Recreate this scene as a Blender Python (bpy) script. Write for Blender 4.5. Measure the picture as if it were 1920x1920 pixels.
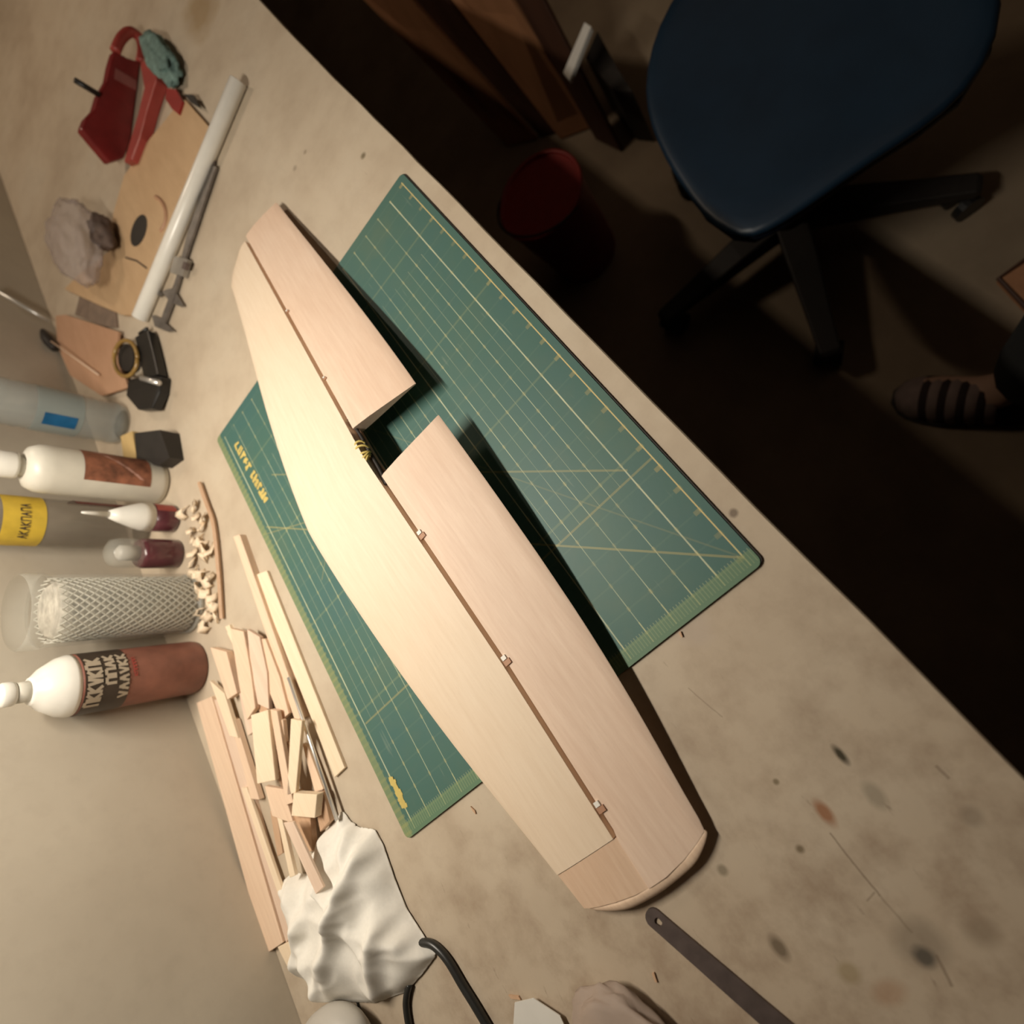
import bpy, math, random
from mathutils import Vector, Matrix, noise
random.seed(7)
sc = bpy.context.scene
for o in list(bpy.data.objects): bpy.data.objects.remove(o)
COL = sc.collection

# ---------------------------------------------------------------- camera
# world: bench top is z=0, its front edge runs along x at y=0, the wall is at +y. metres.
CW = Vector((-0.0383, -0.0132, 0.4763)); FOC = 1043.86
RR = Vector((-0.5439210689, -0.7369174122, 0.4013758817))
R0 = Vector((-0.5439210689, -0.6654147672, -0.5112465730))   # image right
R1 = Vector((-0.7369174122,  0.6701937690, -0.0882781942))   # image down
R2 = Vector(( 0.4013758817,  0.3287301318, -0.8548882395))   # view direction
cam = bpy.data.cameras.new('camera'); camo = bpy.data.objects.new('camera', cam); COL.objects.link(camo)
M = Matrix(((R0.x, -R1.x, -R2.x), (R0.y, -R1.y, -R2.y), (R0.z, -R1.z, -R2.z))).to_4x4()
M.translation = CW; camo.matrix_world = M
cam.sensor_width = 36; cam.sensor_fit = 'HORIZONTAL'; cam.lens = 36*FOC/1920; cam.clip_start = .01
sc.camera = camo
cam.dof.use_dof = True; cam.dof.focus_distance = .53; cam.dof.aperture_fstop = 3.2

# ---------------------------------------------------------------- light + exposure
w = bpy.data.worlds.new('world'); sc.world = w; w.use_nodes = True
w.node_tree.nodes['Background'].inputs[0].default_value = (1.0, .72, .45, 1)
w.node_tree.nodes['Background'].inputs[1].default_value = .040
def area(name, loc, sx, sy, power, col, rot=(0,0,0)):
    l = bpy.data.lights.new(name, 'AREA'); l.shape = 'RECTANGLE'; l.size = sx; l.size_y = sy; l.energy = power; l.color = col
    o = bpy.data.objects.new(name, l); o.location = loc; o.rotation_euler = rot; COL.objects.link(o); return o
area('bench_tube_light', (.40, .43, .70), .34, .028, 7.0, (1.0, .90, .76))
area('far_bench_fill', (2.0, .46, 1.35), .40, .05, 6.5, (1.0, .80, .60))  # unseen fill, added to brighten the dark far end of the bench
area('room_fill_light', (1.2, -1.5, 2.05), 3.0, 2.0, 2.2, (1.0, .70, .50))  # unseen overhead fill, added to lift the dark floor
sc.view_settings.view_transform = 'Standard'; sc.view_settings.look = 'None'
sc.view_settings.gamma = 1; sc.view_settings.use_curve_mapping = False
sc.view_settings.exposure = 0.0

# ---------------------------------------------------------------- helpers
def ray(px, py): return R0*((px-960)/FOC) + R1*((py-960)/FOC) + R2
def at(px, py, z=0.0):                 # the spot on the horizontal level z that lies under this line of sight
    d = ray(px, py); return CW + d*((z-CW.z)/d.z)
def aty(px, py, y):
    d = ray(px, py); return CW + d*((y-CW.y)/d.y)
def atplane(px, py, p, n):
    d = ray(px, py); return CW + d*((p-CW).dot(n)/d.dot(n))

WL = {}
def wloc(o): return WL.get(o.name, Vector((0,0,0)))
def thing(name, label, cat, loc, group=None):
    o = bpy.data.objects.new(name, None); COL.objects.link(o); o.empty_display_size = .02
    o.location = loc; WL[o.name] = Vector(loc)
    o['label'] = label; o['category'] = cat
    if group: o['group'] = group
    return o
def tag(o, label, cat, group=None):
    o['label'] = label; o['category'] = cat
    if group: o['group'] = group
    return o
def mesh(name, V, F, mat, parent=None, smooth=False, loc=None, kind=None, label=None):
    V = [Vector(v) for v in V]
    if parent is not None: base = wloc(parent)
    elif loc is not None: base = Vector(loc)
    else:
        base = Vector((sum(v.x for v in V)/len(V), sum(v.y for v in V)/len(V), min(v.z for v in V)))
    me = bpy.data.meshes.new(name); me.from_pydata([v-base for v in V], [], F); me.update()
    import bmesh
    bm = bmesh.new(); bm.from_mesh(me); bmesh.ops.recalc_face_normals(bm, faces=bm.faces); bm.to_mesh(me); bm.free()
    if smooth:
        for p in me.polygons: p.use_smooth = True
    o = bpy.data.objects.new(name, me); COL.objects.link(o); me.materials.append(mat)
    if parent is not None: o.parent = parent
    else: o.location = base
    WL[o.name] = base
    if kind: o['kind'] = kind
    if label: o['label'] = label
    return o
def bevel(o, w, seg=2):
    m = o.modifiers.new('bevel', 'BEVEL'); m.width = w; m.segments = seg; m.limit_method = 'ANGLE'; return o
def subsurf(o, n=1):
    m = o.modifiers.new('sub', 'SUBSURF'); m.levels = n; m.render_levels = n; return o
def prism(poly, t):                   # poly: list of points (top), extruded down by t or along vector t
    if not isinstance(t, Vector): t = Vector((0,0,-t))
    n = len(poly); V = [Vector(p) for p in poly] + [Vector(p)+t for p in poly]
    F = [tuple(range(n)), tuple(range(2*n-1, n-1, -1))] + [(i, (i+1)%n, n+(i+1)%n, n+i) for i in range(n)]
    return V, F
def pslab(name, quad, z, t, mat, parent=None, **k):      # flat piece whose top outline is given by sight lines at height z
    V, F = prism([at(a, b, z) for a, b in quad], t)
    return mesh(name, V, F, mat, parent, **k)
def boxvf(c, s, rz=0):
    c = Vector(c); V = []
    for dz in (-1, 1):
        for dx, dy in ((-1,-1),(1,-1),(1,1),(-1,1)):
            x, y = dx*s[0]/2, dy*s[1]/2
            V.append(c+Vector((x*math.cos(rz)-y*math.sin(rz), x*math.sin(rz)+y*math.cos(rz), dz*s[2]/2)))
    return V, [(3,2,1,0),(4,5,6,7),(0,1,5,4),(1,2,6,5),(2,3,7,6),(3,0,4,7)]
def box(name, c, s, mat, parent=None, rz=0, **k):
    V, F = boxvf(c, s, rz); return mesh(name, V, F, mat, parent, **k)
def join(parts):
    V, F = [], []
    for v, f in parts:
        n = len(V); V += list(v); F += [tuple(i+n for i in q) for q in f]
    return V, F
def lathevf(prof, c, seg=40, close=True):
    V, F = [], []; c = Vector(c)
    for r, z in prof:
        for i in range(seg):
            a = 2*math.pi*i/seg; V.append(c+Vector((r*math.cos(a), r*math.sin(a), z)))
    for j in range(len(prof)-1):
        for i in range(seg):
            k = (i+1)%seg; F.append((j*seg+i, j*seg+k, (j+1)*seg+k, (j+1)*seg+i))
    if close: F.append(tuple(range(seg-1, -1, -1))); n = (len(prof)-1)*seg; F.append(tuple(range(n, n+seg)))
    return V, F
def lathe(name, prof, c, mat, parent=None, seg=40, close=True, **k):
    V, F = lathevf(prof, c, seg, close); return mesh(name, V, F, mat, parent, smooth=True, **k)
def tubevf(path, r, seg=10, caps=True):
    P = [Vector(p) for p in path]; V, F = [], []
    rs = r if isinstance(r, (list, tuple)) else [r]*len(P)
    up = Vector((0.13, 0.21, 1)).normalized()
    for i, p in enumerate(P):
        t = (P[min(i+1, len(P)-1)]-P[max(i-1, 0)]).normalized()
        a = t.cross(up)
        if a.length < .05: a = t.cross(Vector((1,0,0)))
        a.normalize(); b = t.cross(a).normalized()
        for k in range(seg):
            q = 2*math.pi*k/seg; V.append(p+a*(rs[i]*math.cos(q))+b*(rs[i]*math.sin(q)))
    for i in range(len(P)-1):
        for k in range(seg):
            m = (k+1)%seg; F.append((i*seg+k, i*seg+m, (i+1)*seg+m, (i+1)*seg+k))
    if caps: F.append(tuple(range(seg-1,-1,-1))); n=(len(P)-1)*seg; F.append(tuple(range(n, n+seg)))
    return V, F
def tube(name, path, r, mat, parent=None, seg=12, **k):
    V, F = tubevf(path, r, seg); return mesh(name, V, F, mat, parent, smooth=True, **k)
def smoothpath(P, n=8):
    P = [Vector(p) for p in P]; out = []
    for i in range(len(P)-1):
        p0, p1, p2, p3 = P[max(i-1,0)], P[i], P[i+1], P[min(i+2, len(P)-1)]
        for k in range(n):
            t = k/n
            out.append(.5*((2*p1)+(p2-p0)*t+(2*p0-5*p1+4*p2-p3)*t*t+(3*p1-p0-3*p2+p3)*t**3))
    out.append(P[-1]); return out

# ---------------------------------------------------------------- materials
class NT:
    def __init__(s, name):
        s.m = bpy.data.materials.new(name); s.m.use_nodes = True; s.t = s.m.node_tree; s.b = s.t.nodes['Principled BSDF']
        s.tc = s.t.nodes.new('ShaderNodeTexCoord')
    def n(s, typ, **k):
        x = s.t.nodes.new(typ)
        for a, b in k.items(): setattr(x, a, b)
        return x
    def l(s, a, b): s.t.links.new(a, b)
    def setin(s, sock, v):
        if isinstance(v, bpy.types.NodeSocket): s.l(v, sock)
        else: sock.default_value = v
    def math(s, op, a, b=0.0, c=0.0):
        x = s.n('ShaderNodeMath', operation=op); s.setin(x.inputs[0], a); s.setin(x.inputs[1], b); s.setin(x.inputs[2], c); return x.outputs[0]
    def noise(s, scale, vec=None, detail=4, rough=.55, sc3=None):
        x = s.n('ShaderNodeTexNoise'); x.inputs['Scale'].default_value = scale; x.inputs['Detail'].default_value = detail; x.inputs['Roughness'].default_value = rough
        v = vec or s.tc.outputs['Object']
        if sc3:
            mp = s.n('ShaderNodeMapping'); mp.inputs['Scale'].default_value = sc3; s.l(v, mp.inputs[0]); v = mp.outputs[0]
        s.l(v, x.inputs['Vector']); return x.outputs['Fac']
    def ramp(s, f, stops):
        x = s.n('ShaderNodeValToRGB'); s.l(f, x.inputs[0]); e = x.color_ramp.elements
        while len(e) < len(stops): e.new(.5)
        for i, (p, c) in enumerate(stops):
            e[i].position = p; e[i].color = (*c, 1) if len(c) == 3 else c
        return x.outputs[0]
    def mix(s, f, a, b, mode='MIX'):
        x = s.n('ShaderNodeMix', data_type='RGBA', blend_type=mode)
        s.setin(x.inputs[0], f)
        for sock, v in ((x.inputs[6], a), (x.inputs[7], b)):
            if isinstance(v, tuple): v = (*v[:3], 1)
            s.setin(sock, v)
        return x.outputs[2]
    def color(s, c): s.setin(s.b.inputs['Base Color'], (*c, 1) if isinstance(c, tuple) else c)
    def rough(s, r): s.setin(s.b.inputs['Roughness'], r)
    def bump(s, h, strength=.2, dist=.001):
        x = s.n('ShaderNodeBump'); x.inputs['Strength'].default_value = strength; x.inputs['Distance'].default_value = dist
        s.l(h, x.inputs['Height']); s.l(x.outputs[0], s.b.inputs['Normal'])
def plain(name, c, rough=.5, metal=0, var=.12, scale=40, trans=0, coat=0):
    m = NT(name); f = m.noise(scale)
    d = tuple(x*(1-var) for x in c); e = tuple(min(1, x*(1+var)) for x in c)
    m.color(m.ramp(f, [(.3, d), (.7, e)])); m.rough(rough); m.b.inputs['Metallic'].default_value = metal
    m.b.inputs['Transmission Weight'].default_value = trans; m.b.inputs['Coat Weight'].default_value = coat
    return m.m
def wood(name, c1, c2, streak=(1.5, 40, 40), scale=6, rough=.6, coords='Object'):
    m = NT(name); f = m.noise(scale, sc3=streak, detail=6, rough=.6)
    g = m.noise(3.0, detail=3)
    base = m.ramp(f, [(.25, c1), (.75, c2)])
    col = m.mix(m.math('MULTIPLY', m.math('SUBTRACT', g, .45), 1.1), base, tuple(x*y for x, y in zip(c1, (.93, .80, .68))))
    fine = m.noise(30, sc3=streak, detail=2)
    col = m.mix(m.math('MULTIPLY', m.math('GREATER_THAN', fine, .66), .12), col, tuple(x*.6 for x in c1))
    m.color(col); m.rough(rough); m.bump(f, .12, .0006); return m.m

BALSA = wood('balsa_smooth', (.76, .62, .47), (.83, .70, .55))
BALSA_PINK = wood('balsa_pinkish', (.70, .52, .40), (.80, .63, .50))
BALSA_TIP = wood('balsa_tip', (.66, .46, .32), (.76, .57, .42))
SPARW = wood('spar_wood', (.36, .19, .11), (.48, .27, .17))
STRIP = wood('strip_wood', (.74, .54, .39), (.86, .66, .49), scale=9)
STRIP2 = wood('strip_wood_pale', (.82, .66, .47), (.92, .77, .58), scale=9)
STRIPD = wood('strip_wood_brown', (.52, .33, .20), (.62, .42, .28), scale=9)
PLY = wood('plywood', (.55, .37, .21), (.66, .46, .27), streak=(3, 12, 3), scale=5)
SHEETB = wood('sheet_brown', (.47, .27, .16), (.56, .33, .21), streak=(3, 12, 3), scale=5)
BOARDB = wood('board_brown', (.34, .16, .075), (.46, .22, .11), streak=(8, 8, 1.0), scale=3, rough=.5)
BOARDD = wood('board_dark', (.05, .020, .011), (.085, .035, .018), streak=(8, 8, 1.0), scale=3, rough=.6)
WHITEP = plain('white_plastic', (.82, .80, .74), .3, var=.03)
CREAMP = plain('cream_plastic', (.66, .63, .55), .4, var=.04)
BLACKP = plain('black_plastic', (.013, .012, .011), .4, var=.2)
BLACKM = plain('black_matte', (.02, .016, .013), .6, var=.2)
CABLE = plain('cable_rubber', (.022, .022, .020), .35, var=.1)
STEEL = plain('steel', (.80, .79, .76), .34, .75, var=.05)
DARKSTEEL = plain('dark_steel', (.16, .125, .115), .5, .6, var=.15, scale=90)
CALIP = plain('caliper_steel', (.20, .18, .165), .45, .7, var=.2, scale=90)
RED = plain('red_plastic', (.20, .020, .020), .35, var=.15)
REDL = plain('red_plastic_edge', (.36, .055, .045), .4, var=.12)
AMBER = plain('amber_plastic', (.30, .18, .05), .3, var=.25)
YEL = plain('yellow_label', (.62, .43, .05), .5, var=.15)
PRINTY = plain('yellow_print', (.60, .47, .14), .6, var=.12)
PRINTC = plain('cream_print', (.45, .38, .29), .6, var=.1)
PRINTD = plain('dark_print', (.06, .04, .03), .6, var=.1)
TEAL = plain('teal_cloth', (.16, .26, .24), .8, var=.35, scale=60)
BLUEL = plain('blue_label', (.01, .10, .24), .4, var=.2)
CHAIRB = plain('blue_seat_plastic', (.0085, .024, .046), .42, var=.12, scale=12)
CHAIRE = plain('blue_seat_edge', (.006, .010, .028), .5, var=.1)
BUCKET = plain('dark_red_plastic', (.30, .020, .016), .45, var=.1)
TROUSER = plain('black_fabric', (.006, .006, .005), .9, var=.3, scale=200)
GREYP = plain('pale_grey_plastic', (.52, .49, .44), .45, var=.04)
PAPER = plain('white_paper', (.70, .68, .63), .7, var=.03)

def glassy(name, c, alpha, rough=.15):
    m = NT(name); m.color(c); m.rough(rough); m.b.inputs['Alpha'].default_value = alpha
    m.b.inputs['Specular IOR Level'].default_value = .7
    f = m.noise(30); m.bump(f, .3, .001); return m.m
CLEAR = glassy('clear_plastic', (.62, .62, .56), .22, .08)
CLEARW = glassy('clear_water_bottle', (.42, .46, .45), .42, .10)
FROST = glassy('frosted_plastic', (.66, .66, .60), .55, .25)
SMOKE = glassy('smoky_clear_plastic', (.30, .26, .21), .42, .10)
BAG = glassy('bag_film', (.46, .39, .38), .34, .60)
BROWNBAG = glassy('brown_bag_film', (.40, .31, .25), .85, .70)

def bench_mat():
    m = NT('bench_top_paint'); oc = m.tc.outputs['Object']
    big = m.noise(5.0, detail=5, rough=.6); mid = m.noise(22, detail=6, rough=.65); fine = m.noise(160, detail=3)
    lo = m.noise(70, sc3=(.35, 1.6, 1), detail=4, rough=.7)
    base = m.ramp(big, [(.30, (.47, .385, .285)), (.52, (.575, .49, .375)), (.75, (.60, .53, .42))])
    xyz = m.n('ShaderNodeSeparateXYZ'); m.l(oc, xyz.inputs[0]); X, Y = xyz.outputs[0], xyz.outputs[1]
    # dirt is worked in along the front right-hand part of the bench
    dirt = m.math('MULTIPLY', m.ramp(mid, [(.44, (0,0,0)), (.68, (1,1,1))]), .55)
    wear = m.math('MULTIPLY', m.math('SUBTRACT', .22, X), 2.2); wear = m.math('MAXIMUM', m.math('MINIMUM', wear, 1.0), .28)
    col = m.mix(m.math('MULTIPLY', dirt, wear), m.mix(m.math('MULTIPLY', wear, .35), base, (.40, .29, .20)), (.22, .135, .08))
    spots = m.ramp(lo, [(.66, (0,0,0)), (.73, (1,1,1))])
    col = m.mix(m.math('MULTIPLY', m.math('MULTIPLY', spots, .6), wear), col, (.15, .095, .06))
    col = m.mix(m.math('MULTIPLY', m.math('SUBTRACT', fine, .5), .25), col, (.30, .24, .18))
    # stains with a shape of their own
    def stain(px, py, r, c, k, sx=1.0):
        nonlocal col
        p = at(px, py)
        v = m.n('ShaderNodeVectorMath', operation='SUBTRACT'); m.l(oc, v.inputs[0]); v.inputs[1].default_value = (p.x, p.y, 0)
        s = m.n('ShaderNodeVectorMath', operation='MULTIPLY'); m.l(v.outputs[0], s.inputs[0]); s.inputs[1].default_value = (sx, 1, 0)
        ln = m.n('ShaderNodeVectorMath', operation='LENGTH'); m.l(s.outputs[0], ln.inputs[0])
        d = m.math('ADD', ln.outputs['Value'], m.math('MULTIPLY', m.math('SUBTRACT', mid, .5), r*1.4))
        f = m.math('MULTIPLY', m.math('MINIMUM', m.math('MAXIMUM', m.math('DIVIDE', m.math('SUBTRACT', r, d), r*.6), 0.0), 1.0), k)
        col = m.mix(f, col, c)
    stain(1725, 1770, .019, (.13, .10, .07), .40, 1); stain(1733, 1795, .008, (.06, .055, .045), .8)
    stain(1545, 1523, .006, (.28, .10, .03), .8, .5); stain(1665, 1862, .014, (.36, .19, .10), .42, 1.5)
    stain(1460, 1776, .007, (.12, .085, .05), .8, .6); stain(1592, 1825, .009, (.25, .18, .07), .5)
    stain(1375, 962, .0045, (.14, .10, .07), .8); stain(681, 292, .006, (.12, .09, .04), .8)
    stain(572, 285, .005, (.26, .20, .14), .7); stain(553, 316, .006, (.30, .24, .18), .7)
    stain(1575, 1414, .004, (.05, .04, .02), 1, .4); stain(1455, 1466, .003, (.16, .12, .06), .8)
    stain(1355, 1632, .005, (.22, .18, .12), .8); stain(1500, 1592, .004, (.14, .10, .05), .8)
    stain(1180, 1915, .02, (.36, .27, .16), .3); stain(1640, 1490, .007, (.20, .17, .12), .5, .6)
    stain(1820, 1530, .009, (.22, .17, .12), .5); stain(1840, 1745, .012, (.24, .18, .12), .5)
    stain(375, 25, .05, (.30, .18, .05), .55, .7); stain(1300, 1175, .02, (.44, .36, .29), .6)
    def scratch(a, b, wd, k):
        nonlocal col
        p, q = at(*a), at(*b); d = (q-p); L = d.length; d.normalize(); nrm = Vector((-d.y, d.x, 0))
        def dot(v, off):
            x = m.n('ShaderNodeVectorMath', operation='DOT_PRODUCT'); m.l(oc, x.inputs[0]); x.inputs[1].default_value = v; return m.math('SUBTRACT', x.outputs['Value'], off)
        t = dot(d, p.dot(d)); s = m.math('ABSOLUTE', m.math('ADD', dot(nrm, p.dot(nrm)), m.math('MULTIPLY', m.math('SUBTRACT', mid, .5), .004)))
        f = m.math('MULTIPLY', m.math('LESS_THAN', s, wd), m.math('MULTIPLY', m.math('GREATER_THAN', t, 0), m.math('LESS_THAN', t, L)))
        col = m.mix(m.math('MULTIPLY', f, k), col, (.16, .11, .07))
    scratch((1555, 1562), (1650, 1680), .0006, .6); scratch((1650, 1680), (1710, 1750), .0007, .35)
    scratch((1755, 1790), (1785, 1850), .0009, .5); scratch((1640, 1672), (1625, 1690), .0006, .4)
    scratch((1290, 1290), (1355, 1345), .0005, .35); scratch((1755, 1435), (1780, 1460), .0010, .45)
    m.color(col); m.rough(.62); m.bump(mid, .10, .0012); return m.m
def wall_mat():
    m = NT('wall_plaster'); f = m.noise(7, detail=5); g = m.noise(60, detail=3)
    c = m.ramp(f, [(.3, (.46, .405, .325)), (.7, (.53, .475, .385))])
    m.color(m.mix(m.math('MULTIPLY', m.math('SUBTRACT', g, .5), .4), c, (.28, .23, .18))); m.rough(.8); m.bump(g, .2, .001); return m.m
def floor_mat():
    m = NT('floor_concrete'); f = m.noise(6, detail=5); g = m.noise(50, detail=3)
    c = m.ramp(f, [(.3, (.21, .155, .10)), (.7, (.31, .24, .16))])
    m.color(m.mix(m.math('MULTIPLY', m.math('SUBTRACT', g, .5), .4), c, (.2, .15, .1))); m.rough(.75); return m.m
def mat_mat():
    m = NT('cutting_mat_print'); xyz = m.n('ShaderNodeSeparateXYZ'); m.l(m.tc.outputs['Object'], xyz.inputs[0]); X, Y = xyz.outputs[0], xyz.outputs[1]
    big = m.noise(9, detail=4); mid = m.noise(45, detail=4); fine = m.noise(260, detail=2)
    col = m.ramp(big, [(.3, (.050, .135, .125)), (.55, (.056, .140, .115)), (.75, (.085, .150, .105))])
    col = m.mix(m.math('MULTIPLY', m.math('SUBTRACT', mid, .5), .8), col, (.10, .15, .11))
    def band(v, lo, hi): return m.math('MULTIPLY', m.math('GREATER_THAN', v, lo), m.math('LESS_THAN', v, hi))
    def lines(v, off, step, wd):
        p = m.math('PINGPONG', m.math('ADD', m.math('SUBTRACT', v, off), step*20), step/2)
        return m.math('LESS_THAN', p, wd)
    def mul(*a):
        r = a[0]
        for b in a[1:]: r = m.math('MULTIPLY', r, b)
        return r
    inner = mul(band(X, .012, .598), band(Y, .007, .447))
    wv = m.ramp(m.noise(14, detail=2), [(.3, (.35,)*3), (.6, (1,)*3)])
    LC = (.44, .50, .33); YC = (.50, .42, .15)
    # half-inch rows in the middle block, then inch rows, then the bolder row and the yellow rule at the front
    col = m.mix(mul(lines(Y, .0085, .0127, .00028), band(X, .125, .50), band(Y, .03, .43), wv, .55), col, LC)
    col = m.mix(mul(lines(Y, .0085, .0254, .00042), inner, wv, .80), col, LC)
    col = m.mix(mul(lines(Y, .0339, .1016, .0007), inner, wv, .9), col, (.55, .58, .40))
    col = m.mix(mul(lines(X, .0125, .0254, .0009), inner, .09), col, (.20, .30, .20))
    col = m.mix(mul(lines(X, .0125, .127, .0013), inner, .18), col, (.28, .33, .16))
    col = m.mix(mul(band(Y, .0079, .0091), band(X, .012, .60), .95), col, (.62, .50, .22))
    # inch dots of yellow where rows meet
    dots = mul(lines(X, .0125, .0254, .0022), lines(Y, .0085, .0254, .0013), inner, wv, .30)
    col = m.mix(dots, col, YC)
    # angle guides
    def diag(x0, y0, ang, L, wd, k):
        nonlocal col
        c, s = math.cos(ang), math.sin(ang)
        u = m.math('ADD', m.math('MULTIPLY', m.math('SUBTRACT', X, x0), c), m.math('MULTIPLY', m.math('SUBTRACT', Y, y0), s))
        v = m.math('ABSOLUTE', m.math('ADD', m.math('MULTIPLY', m.math('SUBTRACT', X, x0), -s), m.math('MULTIPLY', m.math('SUBTRACT', Y, y0), c)))
        col = m.mix(mul(m.math('LESS_THAN', v, wd), band(u, 0, L), k), col, YC)
    diag(.012, .0085, math.radians(46.5), .60, .0010, .38); diag(.132, .032, math.radians(46.5), .5, .0010, .30)
    diag(.125, .0085, math.radians(90), .43, .0011, .30); diag(.012, .0085, math.radians(30), .6, .0008, .12)
    diag(.36, .35, math.radians(60), .12, .0010, .25); diag(.30, .4, math.radians(-50), .3, .0009, .22)
    # rulers: ticks round the border
    tick = mul(lines(Y, .0085, .003175, .00045), band(X, .004, .0165), .34); col = m.mix(tick, col, (.45, .50, .28))
    tick = mul(lines(Y, .0085, .0254, .0006), band(X, .004, .024), .55); col = m.mix(tick, col, (.50, .50, .26))
    tick = mul(lines(X, .0125, .0254, .0022), band(Y, .009, .0145), wv, .35); col = m.mix(tick, col, (.50, .40, .14))
    col = m.mix(mul(m.math('LESS_THAN', X, .0145), .50), col, (.17, .27, .13))
    col = m.mix(mul(m.math('GREATER_THAN', Y, .4475), .60), col, (.25, .30, .13))
    tick = mul(lines(X, .0125, .0085, .0016), m.math('GREATER_THAN', Y, .4455), wv, .28); col = m.mix(tick, col, (.36, .34, .13))
    # cut marks and scuffs
    sc_ = m.ramp(m.noise(60, sc3=(.25, 3, 1), detail=2), [(.69, (0,0,0)), (.74, (1,1,1))])
    col = m.mix(mul(sc_, .25), col, (.26, .33, .25))
    m.color(col); m.rough(.55); m.bump(fine, .15, .0004); return m.m
BENCH = bench_mat(); WALL = wall_mat(); FLOOR = floor_mat(); MATM = mat_mat()
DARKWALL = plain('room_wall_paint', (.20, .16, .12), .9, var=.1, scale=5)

# ---------------------------------------------------------------- setting
FZ = -.88; WY = .755
def struct(o): o['kind'] = 'structure'; return o
struct(box('floor', (1.2, -.8, FZ-.03), (7.2, 5.2, .06), FLOOR))
struct(box('wall_back', (1.2, WY+.04, .6), (7.2, .08, 3.0), WALL))
struct(box('wall_front', (1.2, -3.44, .6), (7.2, .08, 3.0), DARKWALL))
struct(box('wall_left', (-2.44, -1.3, .6), (.08, 4.2, 3.0), DARKWALL))
struct(box('wall_right', (4.84, -1.3, .6), (.08, 4.2, 3.0), DARKWALL))
struct(box('ceiling', (1.2, -1.3, 2.14), (7.4, 4.4, .08), DARKWALL))

wb = thing('workbench', 'long beige painted workbench with a stained top against the wall', 'workbench', (0, 0, FZ))
# the front edge is slightly chipped
bt_front = []
x = -1.6
while x < 3.4:
    bt_front.append((x, .0008*math.sin(x*9)+random.uniform(-.0006, .0006) - 0, 0)); x += random.uniform(.03, .06)
poly = bt_front + [(3.4, 0, 0), (3.4, WY, 0), (-1.6, WY, 0)]
V, F = prism(poly, .032)
top = mesh('bench_top', V, F, BENCH, wb); 
# material coordinates are world metres: keep the mesh origin at the world origin
top.data.transform(Matrix.Translation(WL[wb.name])); top.location = -WL[wb.name]; bevel(top, .0012, 1)
for lx in (-1.4, .9, 3.2):
    for ly in (.07, .68):
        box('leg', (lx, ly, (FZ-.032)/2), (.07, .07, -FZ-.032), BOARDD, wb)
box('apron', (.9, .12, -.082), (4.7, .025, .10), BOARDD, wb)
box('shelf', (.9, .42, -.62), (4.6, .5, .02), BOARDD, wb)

# ---------------------------------------------------------------- cutting mat
mo = Vector((0, .02527, 0)); ma = math.radians(-.327)
L_, W_ = .6096, .4572
pts = []
for cx, cy, a0 in ((L_-.006, .006, -90), (L_-.006, W_-.006, 0), (.006, W_-.006, 90), (.006, .006, 180)):
    for k in range(5):
        a = math.radians(a0+k*22.5); pts.append((cx+.006*math.cos(a), cy+.006*math.sin(a), .003))
V, F = prism(pts, .003)
# two layer mat: printed top part and dark core with a shadow-line lip
cm = thing('cutting_mat', 'green self-healing cutting mat with yellow ruled lines, under the balsa wing', 'cutting mat', mo)
cm.rotation_euler = (0, 0, ma)
def local(name, V, F, mat, parent, kind=None):
    me = bpy.data.meshes.new(name); me.from_pydata([tuple(v) for v in V], [], F); me.update(); me.materials.append(mat)
    import bmesh
    bm = bmesh.new(); bm.from_mesh(me); bmesh.ops.recalc_face_normals(bm, faces=bm.faces); bm.to_mesh(me); bm.free()
    o = bpy.data.objects.new(name, me); COL.objects.link(o); o.parent = parent
    return o
V, F = prism(pts, .0010); local('mat_surface', V, F, MATM, cm)
V, F = prism([(p[0], p[1]-.0016*(p[1] < .1), .0020) for p in pts], .0019); local('mat_core_shade_lip', V, F, BLACKM, cm)  # front lip pushed out so its black draws the mat's edge shadow
# yellow printed lettering along the back edge (worn and unreadable in the photograph)
def strokes_flat(name, x0, x1, y0, y1, n, seed, wbar):
    rnd = random.Random(seed); P = []
    for i in range(n):
        cx = x0+(x1-x0)*(i+.5)/n; cy = (y0+y1)/2; h = (y1-y0)
        for k in range(2):
            dx = rnd.uniform(-.3, .3)*(x1-x0)/n; hh = h*rnd.uniform(.6, 1.0); a = rnd.uniform(-.35, .35)
            P.append(boxvf((cx+dx, cy+rnd.uniform(-.1, .1)*h, .00315+.00003*len(P)), (wbar, hh, .0001), a))
        P.append(boxvf((cx, cy+rnd.choice((-.35, 0, .35))*h, .00315+.00003*len(P)), ((x1-x0)/n*.9, wbar, .0001), rnd.uniform(-.1, .1)))
    V, F = join(P); return local(name, V, F, PRINTY, cm)
def tomat(px, py):
    p = at(px, py, .003)-mo; c, s = math.cos(-ma), math.sin(-ma); return (p.x*c-p.y*s, p.x*s+p.y*c)
a = tomat(503, 936); b = tomat(475, 885)
strokes_flat('lettering', a[0], b[0], min(a[1], b[1])-.002, min(a[1], b[1])+.010, 7, 3, .0042)
a = tomat(470, 878); b = tomat(445, 828)
strokes_flat('lettering', a[0], b[0], min(a[1], b[1])-.004, min(a[1], b[1])+.009, 5, 5, .0034)
a = tomat(760, 1512); b = tomat(733, 1458)
strokes_flat('lettering', a[0], b[0], (a[1]+b[1])/2-.004, (a[1]+b[1])/2+.004, 9, 8, .0044)

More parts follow.
